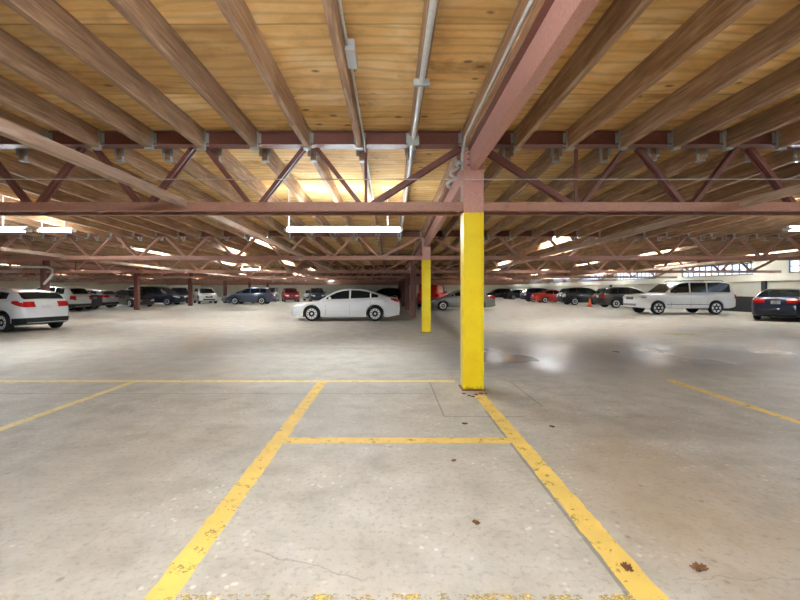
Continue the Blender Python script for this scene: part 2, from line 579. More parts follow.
# ------------------------------------------------------------------ painted lines
def painted(x0, x1, y0, y1, label, mat='line', group=None):
    """a strip of paint with slightly ragged edges"""
    rnd = random.Random(label)
    along_y = (y1 - y0) > (x1 - x0)
    L = max(y1 - y0, x1 - x0)
    n = max(6, int(L / 0.05))
    vs, fs = [], []
    for k in range(n + 1):
        t = k / n
        ja, jb = rnd.uniform(-0.008, 0.008), rnd.uniform(-0.008, 0.008)
        if along_y:
            row = [(x0 + ja, y0 + (y1 - y0) * t), (x1 + jb, y0 + (y1 - y0) * t)]
        else:
            row = [(x0 + (x1 - x0) * t, y1 + ja), (x0 + (x1 - x0) * t, y0 + jb)]
        vs += [(row[0][0], row[0][1], 0.0003), (row[0][0], row[0][1], 0.001), (row[1][0], row[1][1], 0.001), (row[1][0], row[1][1], 0.0003)]
    for k in range(n):
        for q in range(4):
            a, b = k * 4 + q, k * 4 + (q + 1) % 4
            fs.append((a, b, b + 4, a + 4))
    fs += [(3, 2, 1, 0), (n * 4, n * 4 + 1, n * 4 + 2, n * 4 + 3)]
    m_ = MB()
    m_.add(vs, fs)
    o = m_.build('parking_line', M[mat])
    tag(o, label, 'parking line', group)


painted(-1.145, -1.005, -2.0, 6.22, 'long worn yellow line on the floor running away left of the centre bay')
painted(1.13, 1.28, -2.0, 5.42, 'long yellow floor line leading up to the base of the near yellow column')
painted(-1.005, 1.13, 3.73, 3.87, 'short yellow crosswise line closing off the centre parking bay')
painted(-1.005, 1.13, 1.75, 1.88, 'patchy yellow crosswise line at the bottom edge nearest the camera', 'line_patchy')
painted(-9.0, 1.0, 6.20, 6.34, 'thin pale yellow crosswise line running left from the near yellow column', 'line_worn')
painted(-4.07, -3.96, -2.0, 6.22, 'faded yellow line running away on the left side of the floor', 'line_worn')
painted(4.36, 4.47, -2.0, 6.35, 'faded yellow line on the open floor right of the yellow column', 'line')
painted(8.9, 9.9, 12.6, 13.2, 'small faint yellow patch on the floor in front of the white long SUV', 'line_faint')

# ------------------------------------------------------------------ columns (wide-flange sections, web facing the camera)
def hsec(mb, z0, z1, w=0.285, d=0.27, tf=0.022, tw=0.02, mi=0):
    mb.box(-w / 2, -w / 2 + tf, -d / 2, d / 2, z0, z1, mi)
    mb.box(w / 2 - tf, w / 2, -d / 2, d / 2, z0, z1, mi)
    mb.box(-w / 2 + tf, w / 2 - tf, -d / 2 + 0.035, -d / 2 + 0.035 + tw, z0, z1, mi)


def column(x, k, label, yellow=False, ytop=2.54, sect=None):
    y = TY[k] + 0.135
    zt = roof(TY[k] + 0.2) - 0.22
    t = thing('steel_column', label, 'column', (x, y, 0), 0, sect)
    if yellow:
        a = MB(); hsec(a, 0.012, ytop); a.build('painted_shaft', M['yellow'], t)['label'] = 'yellow painted lower shaft'
        b = MB(); hsec(b, ytop, zt); b.build('upper_shaft', M['steel_pink'], t)['label'] = 'rust pink primed upper shaft'
    else:
        b = MB(); hsec(b, 0.012, zt); b.build('shaft', M['steel'], t)
    MB().box(-0.17, 0.17, -0.16, 0.16, 0.0, 0.012).build('base_plate', M['steel'], t)
    if k <= 2 and x == CX:
        bo = MB()
        for bz in (zt - 0.10, zt - 0.18, zt - 0.26):
            for bx in (-0.075, -0.045):
                bo.lathe([(0.0, -0.03), (0.012, -0.028), (0.012, 0)], 'y', 8, 0, (bx, -0.1, bz))
        bo.build('bolts', M['steel'], t)
    return t


column(CX, 1, 'thick yellow painted steel column nearest the camera', True)
column(CX, 2, 'thinner looking yellow steel column just behind the white sedan', True, 2.44)
column(CX, 3, 'brown unpainted steel column just left of the farther yellow column')
for k in range(4, 9):
    column(CX, k, 'brown steel column in the far cluster behind the rear of the white sedan', sect='far columns behind the white sedan')
LX = CX - SPAN
names = {3: 'dark brown steel column rising behind the white hatchback', 4: 'brown steel column in front of the dark sedan on the left',
         5: 'brown steel column at the right end of the dark blue minivan', 6: 'slim dark column rising left of the slate blue SUV'}
for k in range(2, 9):
    column(LX, k, names.get(k, 'small far column above the red SUV on the left'), sect=None if k in names else 'far left columns')

# ------------------------------------------------------------------ trusses
def angle_chord(mb, x0, x1, y, z, face, lip, back=1):
    """an angle: upright leg facing the camera plus a flat leg at its foot"""
    mb.box(x0, x1, y - 0.006, y + 0.006, z, z + face)
    mb.box(x0, x1, y if back > 0 else y - lip, y + lip if back > 0 else y, z - 0.006, z + 0.006)


def truss(x0, k, label, detail, group=None):
    y = TY[k]
    zb = CHORD[k]
    zt = roof(y + 0.2) - 0.03
    L = SPAN - 0.30
    xa = x0 + 0.15
    t = thing('roof_truss', label, 'truss', (xa, y, zb), 0, group)
    H = zt - zb
    ztop0, ztop1 = H - 0.17, H
    a = MB()
    # top chord: two channels and the flange plate between them
    for yy, s in ((0.0, 1), (TW, -1)):
        zlow = ztop0 if s > 0 else ztop1 - 0.07
        a.box(0, L, yy - 0.006, yy + 0.006, zlow, ztop1)
        for zz in (zlow, ztop1):
            a.box(0, L, min(yy, yy + s * 0.09), max(yy, yy + s * 0.09), zz - 0.007, zz + 0.007)
            a.box(0, L, min(yy, yy - s * 0.035), max(yy, yy - s * 0.035), zz - 0.007, zz + 0.007)
    a.box(0, L, 0.05, TW - 0.05, ztop1 - 0.06, ztop1 - 0.045)
    a.build('top_chord', M['steel'], t)
    for yy, s in ((0.0, 1), (TW, -1)):
        b = MB()
        angle_chord(b, 0, L, yy, 0.0, 0.115, 0.075, s)
        b.box(0, L, min(yy, yy + s * 0.05), max(yy, yy + s * 0.05), 0.105, 0.117)
        b.build('bottom_chord', M['steel_tan'], t)
    c = MB()
    nl = int(L / 0.42)
    for i in range(nl):
        xx0, xx1 = L * i / nl, L * (i + 1) / nl
        p, q = ((xx0, 0.05, 0.012), (xx1, TW - 0.05, 0.012)) if i % 2 else ((xx0, TW - 0.05, 0.012), (xx1, 0.05, 0.012))
        c.bar(p, q, 0.045, 0.008)
    c.build('lacing', M['steel'], t)
    # web members in the middle plane
    ym = TW / 2
    e = 1.40
    npan = 10
    pw = (L - 2 * e) / npan
    bn = [e + pw * i for i in range(npan + 1)]
    tn = [e + pw * (i + 0.5) for i in range(npan)]
    segs = [((0.0, ztop0 + 0.02), (bn[0] - 0.06, 0.10), 0.07), ((L, ztop0 + 0.02), (bn[-1] + 0.06, 0.10), 0.07)]
    for i in range(npan):
        segs.append(((bn[i] + 0.06, 0.10), (tn[i] - 0.09, ztop0 + 0.02), 0.045))
        segs.append(((tn[i] + 0.09, ztop0 + 0.02), (bn[i + 1] - 0.06, 0.10), 0.045))
    posts = [(bn[0] + 0.0, 0.10), (bn[-1] - 0.0, 0.10)]
    whole = MB()
    for i, ((ax, az), (bx, bz), wd) in enumerate(segs):
        s = whole if not detail else MB()
        for dy in (-0.045, 0.045):
            s.bar((ax, ym + dy, az), (bx, ym + dy, bz), 0.012 if not detail else 0.03, wd + 0.012, (0, 0, 1))
        s.bar((ax, ym, az), (bx, ym, bz), 0.08, 0.012)
        if detail:
            s.build('web_diagonal', M['steel' if k < 2 else 'steel_tan'], t)
    for (px, pz) in posts:
        s = whole if not detail else MB()
        s.box(px - 0.02, px + 0.02, ym - 0.02, ym + 0.02, pz, ztop0)
        if detail:
            s.build('web_post', M['steel'], t)
    if not detail:
        whole.build('web', M['steel_tan'], t)
    return t


row_word = {1: 'nearest', 2: 'second', 3: 'third', 4: 'fourth', 5: 'fifth', 6: 'sixth', 7: 'seventh', 8: 'eighth', 9: 'ninth'}
for k in range(1, 10):
    for j, side in ((-2, 'far left'), (-1, 'left'), (0, 'right')):
        if k < 3 and j == -2:
            continue
        lab = {-1: 'red primed steel roof truss in the %s row, left of the yellow column line',
               0: 'red primed steel roof truss in the %s row, right of the yellow column line',
               -2: 'red steel roof truss in the %s row beyond the left columns'}[j] % row_word[k]
        truss(CX + SPAN * j, k, lab, k <= 3 and j > -2, None)

# ------------------------------------------------------------------ longitudinal steel beams between the columns
def channel_beam(x, k, label):
    y0, y1 = TY[k] + (TW if k > 0 else 0.0), TY[k + 1] + (0.0 if k >= 0 else 0)
    if k == 0:
        y0 = -2.0
    z0, z1 = roof(y0) - 0.56, roof(y1) - 0.56
    H = 0.28
    t = thing('steel_beam', label, 'beam', (x, y0, z0))
    dy, dz = y1 - y0, z1 - z0

    def slab(xa, xb, za, zb):
        m_ = MB()
        vs = [(xa, 0, za), (xb, 0, za), (xb, dy, za + dz), (xa, dy, za + dz), (xa, 0, zb), (xb, 0, zb), (xb, dy, zb + dz), (xa, dy, zb + dz)]
        m_.add(vs, [(0, 3, 2, 1), (4, 5, 6, 7), (0, 1, 5, 4), (1, 2, 6, 5), (2, 3, 7, 6), (3, 0, 4, 7)])
        return m_
    slab(-0.055, -0.040, 0.012, H).build('web', M['steel_pink'], t)  # lamplight on web and lower flange is in the colour
    slab(-0.055, 0.055, 0.0, 0.014).build('bottom_flange', M['steel_pink'], t)
    slab(-0.115, 0.055, H, H + 0.03).build('top_flange', M['steel'], t)


for k in range(0, 7):
    channel_beam(CX, k, ['pink primed steel beam running overhead from the top edge to the nearest yellow column',
                         'steel beam overhead between the two yellow columns',
                         'steel beam overhead behind the farther yellow column'][min(k, 2)] if k < 3 else
                 'far steel beam overhead in the %s bay of the yellow column line' % nth(k + 1))
for k in range(2, 8):
    channel_beam(LX, k, 'far left steel beam over the left column line in the %s bay' % nth(k + 1))

# ------------------------------------------------------------------ bracing beams lying on the bottom chords
def bracing(x, k0, k1, ystart, label, wdt=0.085):
    pts = [(ystart, CHORD[k0 + 1] + 0.10 if ystart < 0 else CHORD[k0] + 0.10)]
    for k in range(k0 + 1, k1 + 1):
        pts.append((TY[k] + 0.2, CHORD[k] + 0.10))
    m_ = MB()
    vs = []
    for y, z in pts:
        vs += [(-wdt / 2, y - ystart, z - 0.05), (wdt / 2, y - ystart, z - 0.05), (wdt / 2, y - ystart, z + 0.05), (-wdt / 2, y - ystart, z + 0.05)]
    fs = [(3, 2, 1, 0)]
    for i in range(len(pts) - 1):
        o = i * 4
        for q in range(4):
            fs.append((o + q, o + (q + 1) % 4, o + 4 + (q + 1) % 4, o + 4 + q))
    o = (len(pts) - 1) * 4
    fs.append((o, o + 1, o + 2, o + 3))
    m_.add(vs, fs)
    ob = m_.build('bracing_beam', M['brace_wood'], None, (x, ystart, 0))
    tag(ob, label, 'beam')


bracing(-2.95, 0, 3, -2.0, 'pale bracing beam slanting across the upper left, just left of the long centre light')
bracing(5.0, 0, 4, -2.0, 'pale bracing beam lying on the trusses right of the near column')
bracing(-10.9, 1, 6, 5.9, 'pale bracing beam lying on the truss chords below the left lights')
bracing(12.9, 1, 6, 5.9, 'pale bracing beam lying on the truss chords on the far right')

# ------------------------------------------------------------------ joists
JW, JD = 0.078, 0.27
JX0, JS = 0.30, 0.743


def joist_mesh(y0, y1):
    z0, z1 = roof(y0), roof(y1)
    dy, dz = y1 - y0, z1 - z0
    m_ = MB()
    h = JW / 2
    # a slightly chamfered timber
    prof = [(-h, -0.002), (h, -0.002), (h, -JD + 0.008), (h - 0.008, -JD), (-h + 0.008, -JD), (-h, -JD + 0.008)]
    vs = [(px, 0, pz) for px, pz in prof] + [(px, dy, pz + dz) for px, pz in prof]
    n = len(prof)
    fs = [(i, (i + 1) % n, n + (i + 1) % n, n + i) for i in range(n)] + [tuple(range(n))[::-1], tuple(range(n, 2 * n))]
    m_.add(vs, fs)
    return m_.mesh('ceiling_joist', M['joist']), dy, dz


def hanger_mesh():
    m_ = MB()
    h = JW / 2
    m_.box(-h - 0.006, -h, -0.055, 0.0, -JD - 0.012, -0.02)
    m_.box(h, h + 0.006, -0.055, 0.0, -JD - 0.012, -0.02)
    m_.box(-h - 0.006, h + 0.006, -0.085, 0.0, -JD - 0.018, -JD)
    m_.box(-h - 0.045, -h, -0.006, 0.0, -JD + 0.05, -0.03)
    m_.box(h, h + 0.045, -0.006, 0.0, -JD + 0.05, -0.03)
    m_.box(-h - 0.012, -h - 0.006, -0.075, -0.01, -0.10, -0.03)
    m_.box(h + 0.006, h + 0.012, -0.075, -0.01, -0.10, -0.03)
    return m_.mesh('joist_hanger', M['galv'])


HM = hanger_mesh()
bay_word = {0: 'nearest', 1: 'second', 2: 'third', 3: 'fourth', 4: 'fifth'}
XLIM = {0: (-8.2, 8.4), 1: (-14.0, 14.5), 2: (-22, 21.0), 3: (-30, 21.0), 4: (-33, 21.0)}
for k in range(0, 5):
    y0 = -2.0 if k == 0 else TY[k] + TW + 0.012
    y1 = TY[k + 1] - 0.012
    me, dy, dz = joist_mesh(y0, y1)
    first = {}
    i0 = math.ceil((XLIM[k][0] - JX0) / JS)
    i1 = math.floor((XLIM[k][1] - JX0) / JS)
    for i in range(i0, i1 + 1):
        x = JX0 + JS * i
        o = bpy.data.objects.new('ceiling_joist', me)
        COL.objects.link(o)
        o.location = (x, y0, roof(y0))
        n = (2 - i) if i < 2 else (i - 1)
        side = 'left' if i < 2 else 'right'
        tag(o, 'rough timber joist, %s ceiling bay, %s to the %s of the overhead steel beam' % (bay_word[k], nth(n), side),
            'joist', 'timber joists of the %s ceiling bay' % bay_word[k])
        if k <= 2:
            for at in ((0, dy, dz, 0), (PI, 0, 0, 1)):
                if k == 0 and at[3]:
                    continue
                hg = bpy.data.objects.new('joist_hanger', HM)
                COL.objects.link(hg)
                hg.parent = o
                hg.location = (0, at[1], at[2])
                hg.rotation_euler = (0, 0, at[0])
mb = MB()
for k in range(5, 9):
    y0, y1 = TY[k] + TW, TY[k + 1]
    for i in range(math.ceil((XL - JX0) / JS), math.floor((XR - 1.8 - JX0) / JS)):
        x = JX0 + JS * i
        mb.box(x - JW / 2, x + JW / 2, y0, y1, 3.2 - JD, 3.19)
far = mb.build('ceiling_joists', M['joist'])
far['kind'] = 'stuff'
tag(far, 'crowd of distant timber joists near the back wall', 'joist')

# ------------------------------------------------------------------ fluorescent lights
def light(x, y, z, length, label, along='x', hang=True, group='fluorescent strip lights', soft=None):
    t = thing('fluorescent_light', label, 'ceiling light', (x, y, z), 0 if along == 'x' else PI / 2, group)
    h = length / 2
    MB().prism([(-0.03, 0.025), (0.03, 0.025), (0.025, 0.075), (-0.025, 0.075)], 'x', -h, h).build('housing', M['white_metal'], t)
    for yy in (-0.055, 0.055):
        m_ = MB()
        m_.tube([(-h + 0.03, yy, 0.0), (h - 0.03, yy, 0.0)], 0.024, 10)
        m_.build('tube', M[soft or 'tube'], t)
    for s in (-1, 1):
        MB().box(s * h - 0.03, s * h + 0.03, -0.085, 0.085, -0.03, 0.03).build('lamp_holder', M['white_metal'], t)
    if hang:
        top = roof(y) - z - 0.001
        for s in (-0.43, 0.43):
            q = (x + s * length - JX0) / JS
            rx = JX0 + JS * (math.floor(q) + 0.5) - x
            if abs(rx) > h:
                rx = math.copysign(h - 0.05, rx)
            MB().tube([(rx, 0, 0.07), (rx, 0, top)], 0.012, 6).build('hanger_rod', M['white_metal'], t)
    return t


light(-1.00, 8.5, 2.70, 2.44, 'long white fluorescent light hanging in the centre, behind the nearest truss', soft='tube_soft')
light(-8.95, 8.5, 2.70, 2.44, 'fluorescent light cut by the left edge of the picture', soft='tube_soft')
light(-9.2, 11.0, 3.06, 0.9, 'short fluorescent light second from the left edge', soft='tube_soft')
light(9.65, 8.5, 2.72, 2.44, 'fluorescent light cut by the right edge of the picture', soft='tube_soft')
light(-8.95, 25.6, 2.74, 1.22, 'small far fluorescent light above the slate blue SUV')
light(-8.8, 41.5, 2.68, 1.0, 'tiny far light above the front of the white sedan')
light(-8.8, 58.0, 2.68, 1.0, 'tiny farthest light above the white sedan, right of a similar one')
# unseen lights added over and behind the camera to brighten the near bay
light(-0.6, 0.7, 3.12, 2.44, 'fluorescent light over the camera', soft='tube_near', hang=True)
light(6.9, 0.3, 3.12, 2.44, 'fluorescent light right of the camera', soft='tube_near', hang=True)
light(-0.6, -6.0, 3.12, 2.44, 'fluorescent light behind the camera', soft='tube_near')
# strips added up between the joists to brighten the farther bays
for y, row in ((15.3, (-7, 7)), (18.2, (-33, -22, -15, -10, 9, 15, 22, 27)), (24.9, (-44, -33, -22, -14, -9, 8, 15, 22, 27)),
               (32.5, (-44, -33, -22, -14, -9, 10, 15, 22, 27)), (39.8, (-44, -36, -28, -20, -13, 10, 18, 27)), (46.5, (-44, -36, -28, -20, -14, 12, 18, 27)),
               (54.0, (-44, -36, -28, -20, -14, 14, 20, 27)), (63.0, (-40, -30, -20, 15, 27)), (72.0, (-40, -30, -22, 18, 27))):
    for i in row:
        x = JX0 + JS * (i + 0.5)
        if x > 22 or x < -34:
            continue
        lt = light(x, y, roof(y) - 0.082, 2.44, 'fluorescent strip tucked up between the timber joists', 'y', False, 'strips between the joists')
        lt.rotation_euler = (0, math.atan((roof(y - 0.5) - roof(y + 0.5))), PI / 2)

# ------------------------------------------------------------------ conduits and pipes overhead
def conduit(name, pts, r, label, mat='conduit'):
    o = thing(name, label, 'conduit', pts[0])
    q = [Vector(p) - Vector(pts[0]) for p in pts]
    MB().tube(q, r, 10).build('pipe', M[mat], o)
    return o


xj = JX0 - JS + JW / 2
c1 = conduit('conduit', [(xj + 0.022, -1.8, 3.56), (xj + 0.022, 3.45, 3.56), (xj + 0.03, 3.55, 3.56), (xj + 0.03, 5.6, 3.50), (xj + 0.03, 6.2, 3.42), (xj + 0.03, 9.0, 3.33)], 0.013,
             'thin metal conduit with a junction box, on the side of a ceiling joist')
jb = MB().box(-0.019, 0.065, 5.27, 5.56, -0.05, 0.05)
jb.build('junction_box', M['rag'], c1)['label'] = 'pale metal junction box'
tag(c1, 'thin metal conduit with a pale junction box on a joist side', 'conduit')
c2 = conduit('conduit', [(JX0 - 0.01, -1.8, 3.398), (JX0 - 0.01, 5.66, 3.398), (JX0, 6.2, 3.38), (JX0, 13.2, 3.10)], 0.026,
             'thick pale conduit clipped along the underside of a joist, overhead in the centre')
for yy in (2.6, 4.2, 5.6, 7.0):
    MB().box(-0.075, 0.075, yy - 0.02, yy + 0.02, -0.03 if yy < 6 else -0.08, 0.03).build('clip', M['galv'], c2)
x3 = JX0 + JS - JW / 2 - 0.015
c3 = conduit('conduit', [(x3, -1.8, 3.47), (x3, 5.35, 3.47), (x3 + 0.01, 5.6, 3.3), (x3 + 0.02, 5.66, 3.12)], 0.014,
             'thin white conduit along the joist left of the pink beam')
m_ = MB()
pp = [(x3 + 0.01, 5.58, 3.2), (x3 - 0.05, 5.55, 3.19)]
for i in range(16):
    a = i * 0.9
    pp.append((x3 - 0.09 - 0.006 * i + 0.045 * math.sin(a), 5.55 + 0.03 * math.cos(a), 3.17 - i * 0.022))
m_.tube(pp, 0.020, 8)
o = m_.build('cable', M['rag'])
tag(o, 'bunched pale flexible cable hanging beside the top of the near column', 'cable')
o = MB().tube([(-9.5, 5.62, 2.99), (-3, 5.62, 2.985), (3.0, 5.62, 2.985), (9.5, 5.62, 2.99)], 0.008, 6).build('cable', M['galv'])
tag(o, 'thin straight wire stretched sideways across the nearest truss', 'cable')
o = MB().tube([(-19.6, 20.7, 2.62), (-18.6, 20.6, 2.62), (-17.6, 20.5, 2.60), (-17.35, 20.5, 2.5), (-17.35, 20.5, 2.22), (-17.6, 20.6, 2.02), (-18.1, 20.88, 1.75)], 0.06, 10).build('drain_pipe', M['pipe'])
tag(o, 'white drain pipe with an elbow beside the far left column', 'pipe')

# ------------------------------------------------------------------ cars
def wheel_meshes(r, spokes=10, rim='rim'):
    t = MB()
    wd = 0.11
    t.lathe([(r * 0.66, -wd), (r * 0.9, -wd), (r * 0.985, -wd * 0.72), (r, -wd * 0.3), (r, wd * 0.3), (r * 0.985, wd * 0.72), (r * 0.9, wd), (r * 0.66, wd)], 'y', 28)
    tm = t.mesh('tire', M['tire'])
    q = MB()
    ri = r * 0.70
    # rim lip, hub and spokes, outer side is -y
    n = 28
    prof = [(ri, -wd - 0.002), (ri * 0.9, -wd - 0.004), (ri * 0.88, -wd + 0.05), (ri * 0.9, -wd + 0.06), (ri, -wd + 0.02)]
    vs, fs = [], []
    for rr, tt in prof:
        for k in range(n):
            a = 2 * PI * k / n
            vs.append((rr * math.cos(a), tt, rr * math.sin(a)))
    for i in range(len(prof)):
        j = (i + 1) % len(prof)
        for k in range(n):
            fs.append((i * n + k, i * n + (k + 1) % n, j * n + (k + 1) % n, j * n + k))
    q.add(vs, fs)
    q.lathe([(0.01, -wd - 0.004), (ri * 0.22, -wd - 0.002), (ri * 0.26, -wd + 0.03), (ri * 0.1, -wd + 0.05)], 'y', 16)
    for s in range(spokes):
        a = 2 * PI * s / spokes
        d = (math.cos(a), 0, math.sin(a))
        q.bar((d[0] * ri * 0.2, -wd + 0.018, d[2] * ri * 0.2), (d[0] * ri * 0.92, -wd + 0.012, d[2] * ri * 0.92), ri * 0.34 if spokes > 6 else ri * 0.46, 0.03, (0, -1, 0))
    q.lathe([(ri * 0.92, -wd + 0.055), (ri * 0.92, -wd + 0.065)], 'y', n, 1)
    return tm, q.mesh('rim', [M[rim], M['well']])


WH = {}
TYPES = {
    'sedan': dict(L=5.0, W=1.86, zc=0.20, r=0.345, fx=0.96, rx=3.86, tum=0.22,
                  top=[(0, 0.60), (0.06, 0.70), (0.25, 0.76), (0.8, 0.87), (1.4, 0.955), (2.2, 0.975), (4.0, 1.05), (4.6, 1.09), (4.86, 1.07), (4.95, 0.96), (5.0, 0.74)],
                  gh=[(1.28, 0.95), (1.62, 1.15), (2.05, 1.37), (2.35, 1.46), (2.75, 1.5), (3.15, 1.485), (3.5, 1.43), (3.85, 1.32), (4.2, 1.2), (4.55, 1.09)],
                  ws=(1.34, 2.12), rw=(3.52, 4.42), win=[(1.62, 2.66), (2.74, 3.62), (3.68, 4.0)]),
    'coupe': dict(L=4.6, W=1.78, zc=0.19, r=0.32, fx=0.90, rx=3.50, tum=0.22,
                  top=[(0, 0.58), (0.06, 0.68), (0.3, 0.76), (0.8, 0.86), (1.2, 0.94), (2.2, 0.97), (3.7, 1.02), (4.3, 1.04), (4.5, 1.0), (4.57, 0.85), (4.6, 0.7)],
                  gh=[(1.1, 0.93), (1.5, 1.13), (1.9, 1.34), (2.15, 1.42), (2.5, 1.46), (2.9, 1.44), (3.3, 1.36), (3.7, 1.2), (4.1, 1.04)],
                  ws=(1.18, 1.95), rw=(3.2, 4.0), win=[(1.5, 2.5), (2.57, 3.4)]),
    'hatch': dict(L=4.36, W=1.82, zc=0.20, r=0.325, fx=0.90, rx=3.55, tum=0.20,
                  top=[(0, 0.60), (0.06, 0.72), (0.3, 0.80), (0.95, 0.96), (2.0, 1.0), (3.4, 1.08), (4.1, 1.10), (4.24, 1.06), (4.33, 0.9), (4.36, 0.70)],
                  gh=[(0.9, 0.95), (1.3, 1.18), (1.75, 1.39), (2.1, 1.46), (2.5, 1.475), (3.1, 1.45), (3.6, 1.40), (3.85, 1.34), (4.0, 1.25), (4.22, 1.08)],
                  ws=(0.98, 1.85), rw=(3.86, 4.19), win=[(1.3, 2.2), (2.27, 3.05), (3.12, 3.6)]),
    'suv': dict(L=4.6, W=1.86, zc=0.24, r=0.36, fx=0.90, rx=3.56, tum=0.17,
                top=[(0, 0.72), (0.05, 0.86), (0.3, 0.94), (1.0, 1.05), (2.0, 1.08), (3.5, 1.13), (4.35, 1.15), (4.5, 1.08), (4.56, 0.95), (4.6, 0.7)],
                gh=[(0.98, 1.04), (1.4, 1.30), (1.85, 1.54), (2.15, 1.64), (2.6, 1.68), (3.3, 1.67), (3.9, 1.62), (4.15, 1.55), (4.48, 1.12)],
                ws=(1.06, 1.95), rw=(4.18, 4.46), win=[(1.4, 2.35), (2.42, 3.3), (3.37, 3.95)]),
    'van': dict(L=5.1, W=1.97, zc=0.22, r=0.34, fx=0.95, rx=4.0, tum=0.14,
                top=[(0, 0.66), (0.05, 0.84), (0.3, 0.94), (0.95, 1.08), (2.0, 1.1), (3.8, 1.12), (4.95, 1.13), (5.04, 1.05), (5.1, 0.7)],
                gh=[(0.7, 1.02), (1.2, 1.38), (1.7, 1.64), (2.1, 1.73), (2.6, 1.76), (4.3, 1.75), (4.75, 1.69), (5.02, 1.1)],
                ws=(0.8, 1.8), rw=(4.78, 5.0), win=[(1.15, 2.25), (2.32, 3.5), (3.57, 4.6)]),
    'longsuv': dict(L=5.8, W=2.02, zc=0.36, r=0.385, fx=1.10, rx=4.47, tum=0.13,
                    top=[(0, 0.92), (0.04, 1.08), (0.15, 1.13), (1.0, 1.19), (1.62, 1.22), (3.1, 1.24), (5.6, 1.25), (5.71, 1.2), (5.77, 1.0), (5.8, 0.72)],
                    gh=[(1.54, 1.22), (1.87, 1.49), (2.24, 1.78), (2.47, 1.88), (2.92, 1.93), (4.72, 1.94), (5.22, 1.91), (5.42, 1.84), (5.71, 1.25)],
                    ws=(1.60, 2.28), rw=(5.44, 5.68), win=[(1.86, 2.96), (3.05, 3.96), (4.06, 5.40)]),
    'boxvan': dict(L=5.2, W=1.98, zc=0.28, r=0.35, fx=0.95, rx=4.05, tum=0.08,
                   top=[(0, 0.8), (0.05, 1.0), (0.4, 1.08), (0.9, 1.15), (2.0, 1.17), (5.1, 1.18), (5.17, 1.1), (5.2, 0.7)],
                   gh=[(0.7, 1.13), (1.1, 1.45), (1.5, 1.76), (1.75, 1.86), (2.2, 1.9), (4.6, 1.89), (5.0, 1.84), (5.15, 1.15)],
                   ws=(0.8, 1.55), rw=(5.01, 5.12), win=[(1.15, 2.1)]),
}


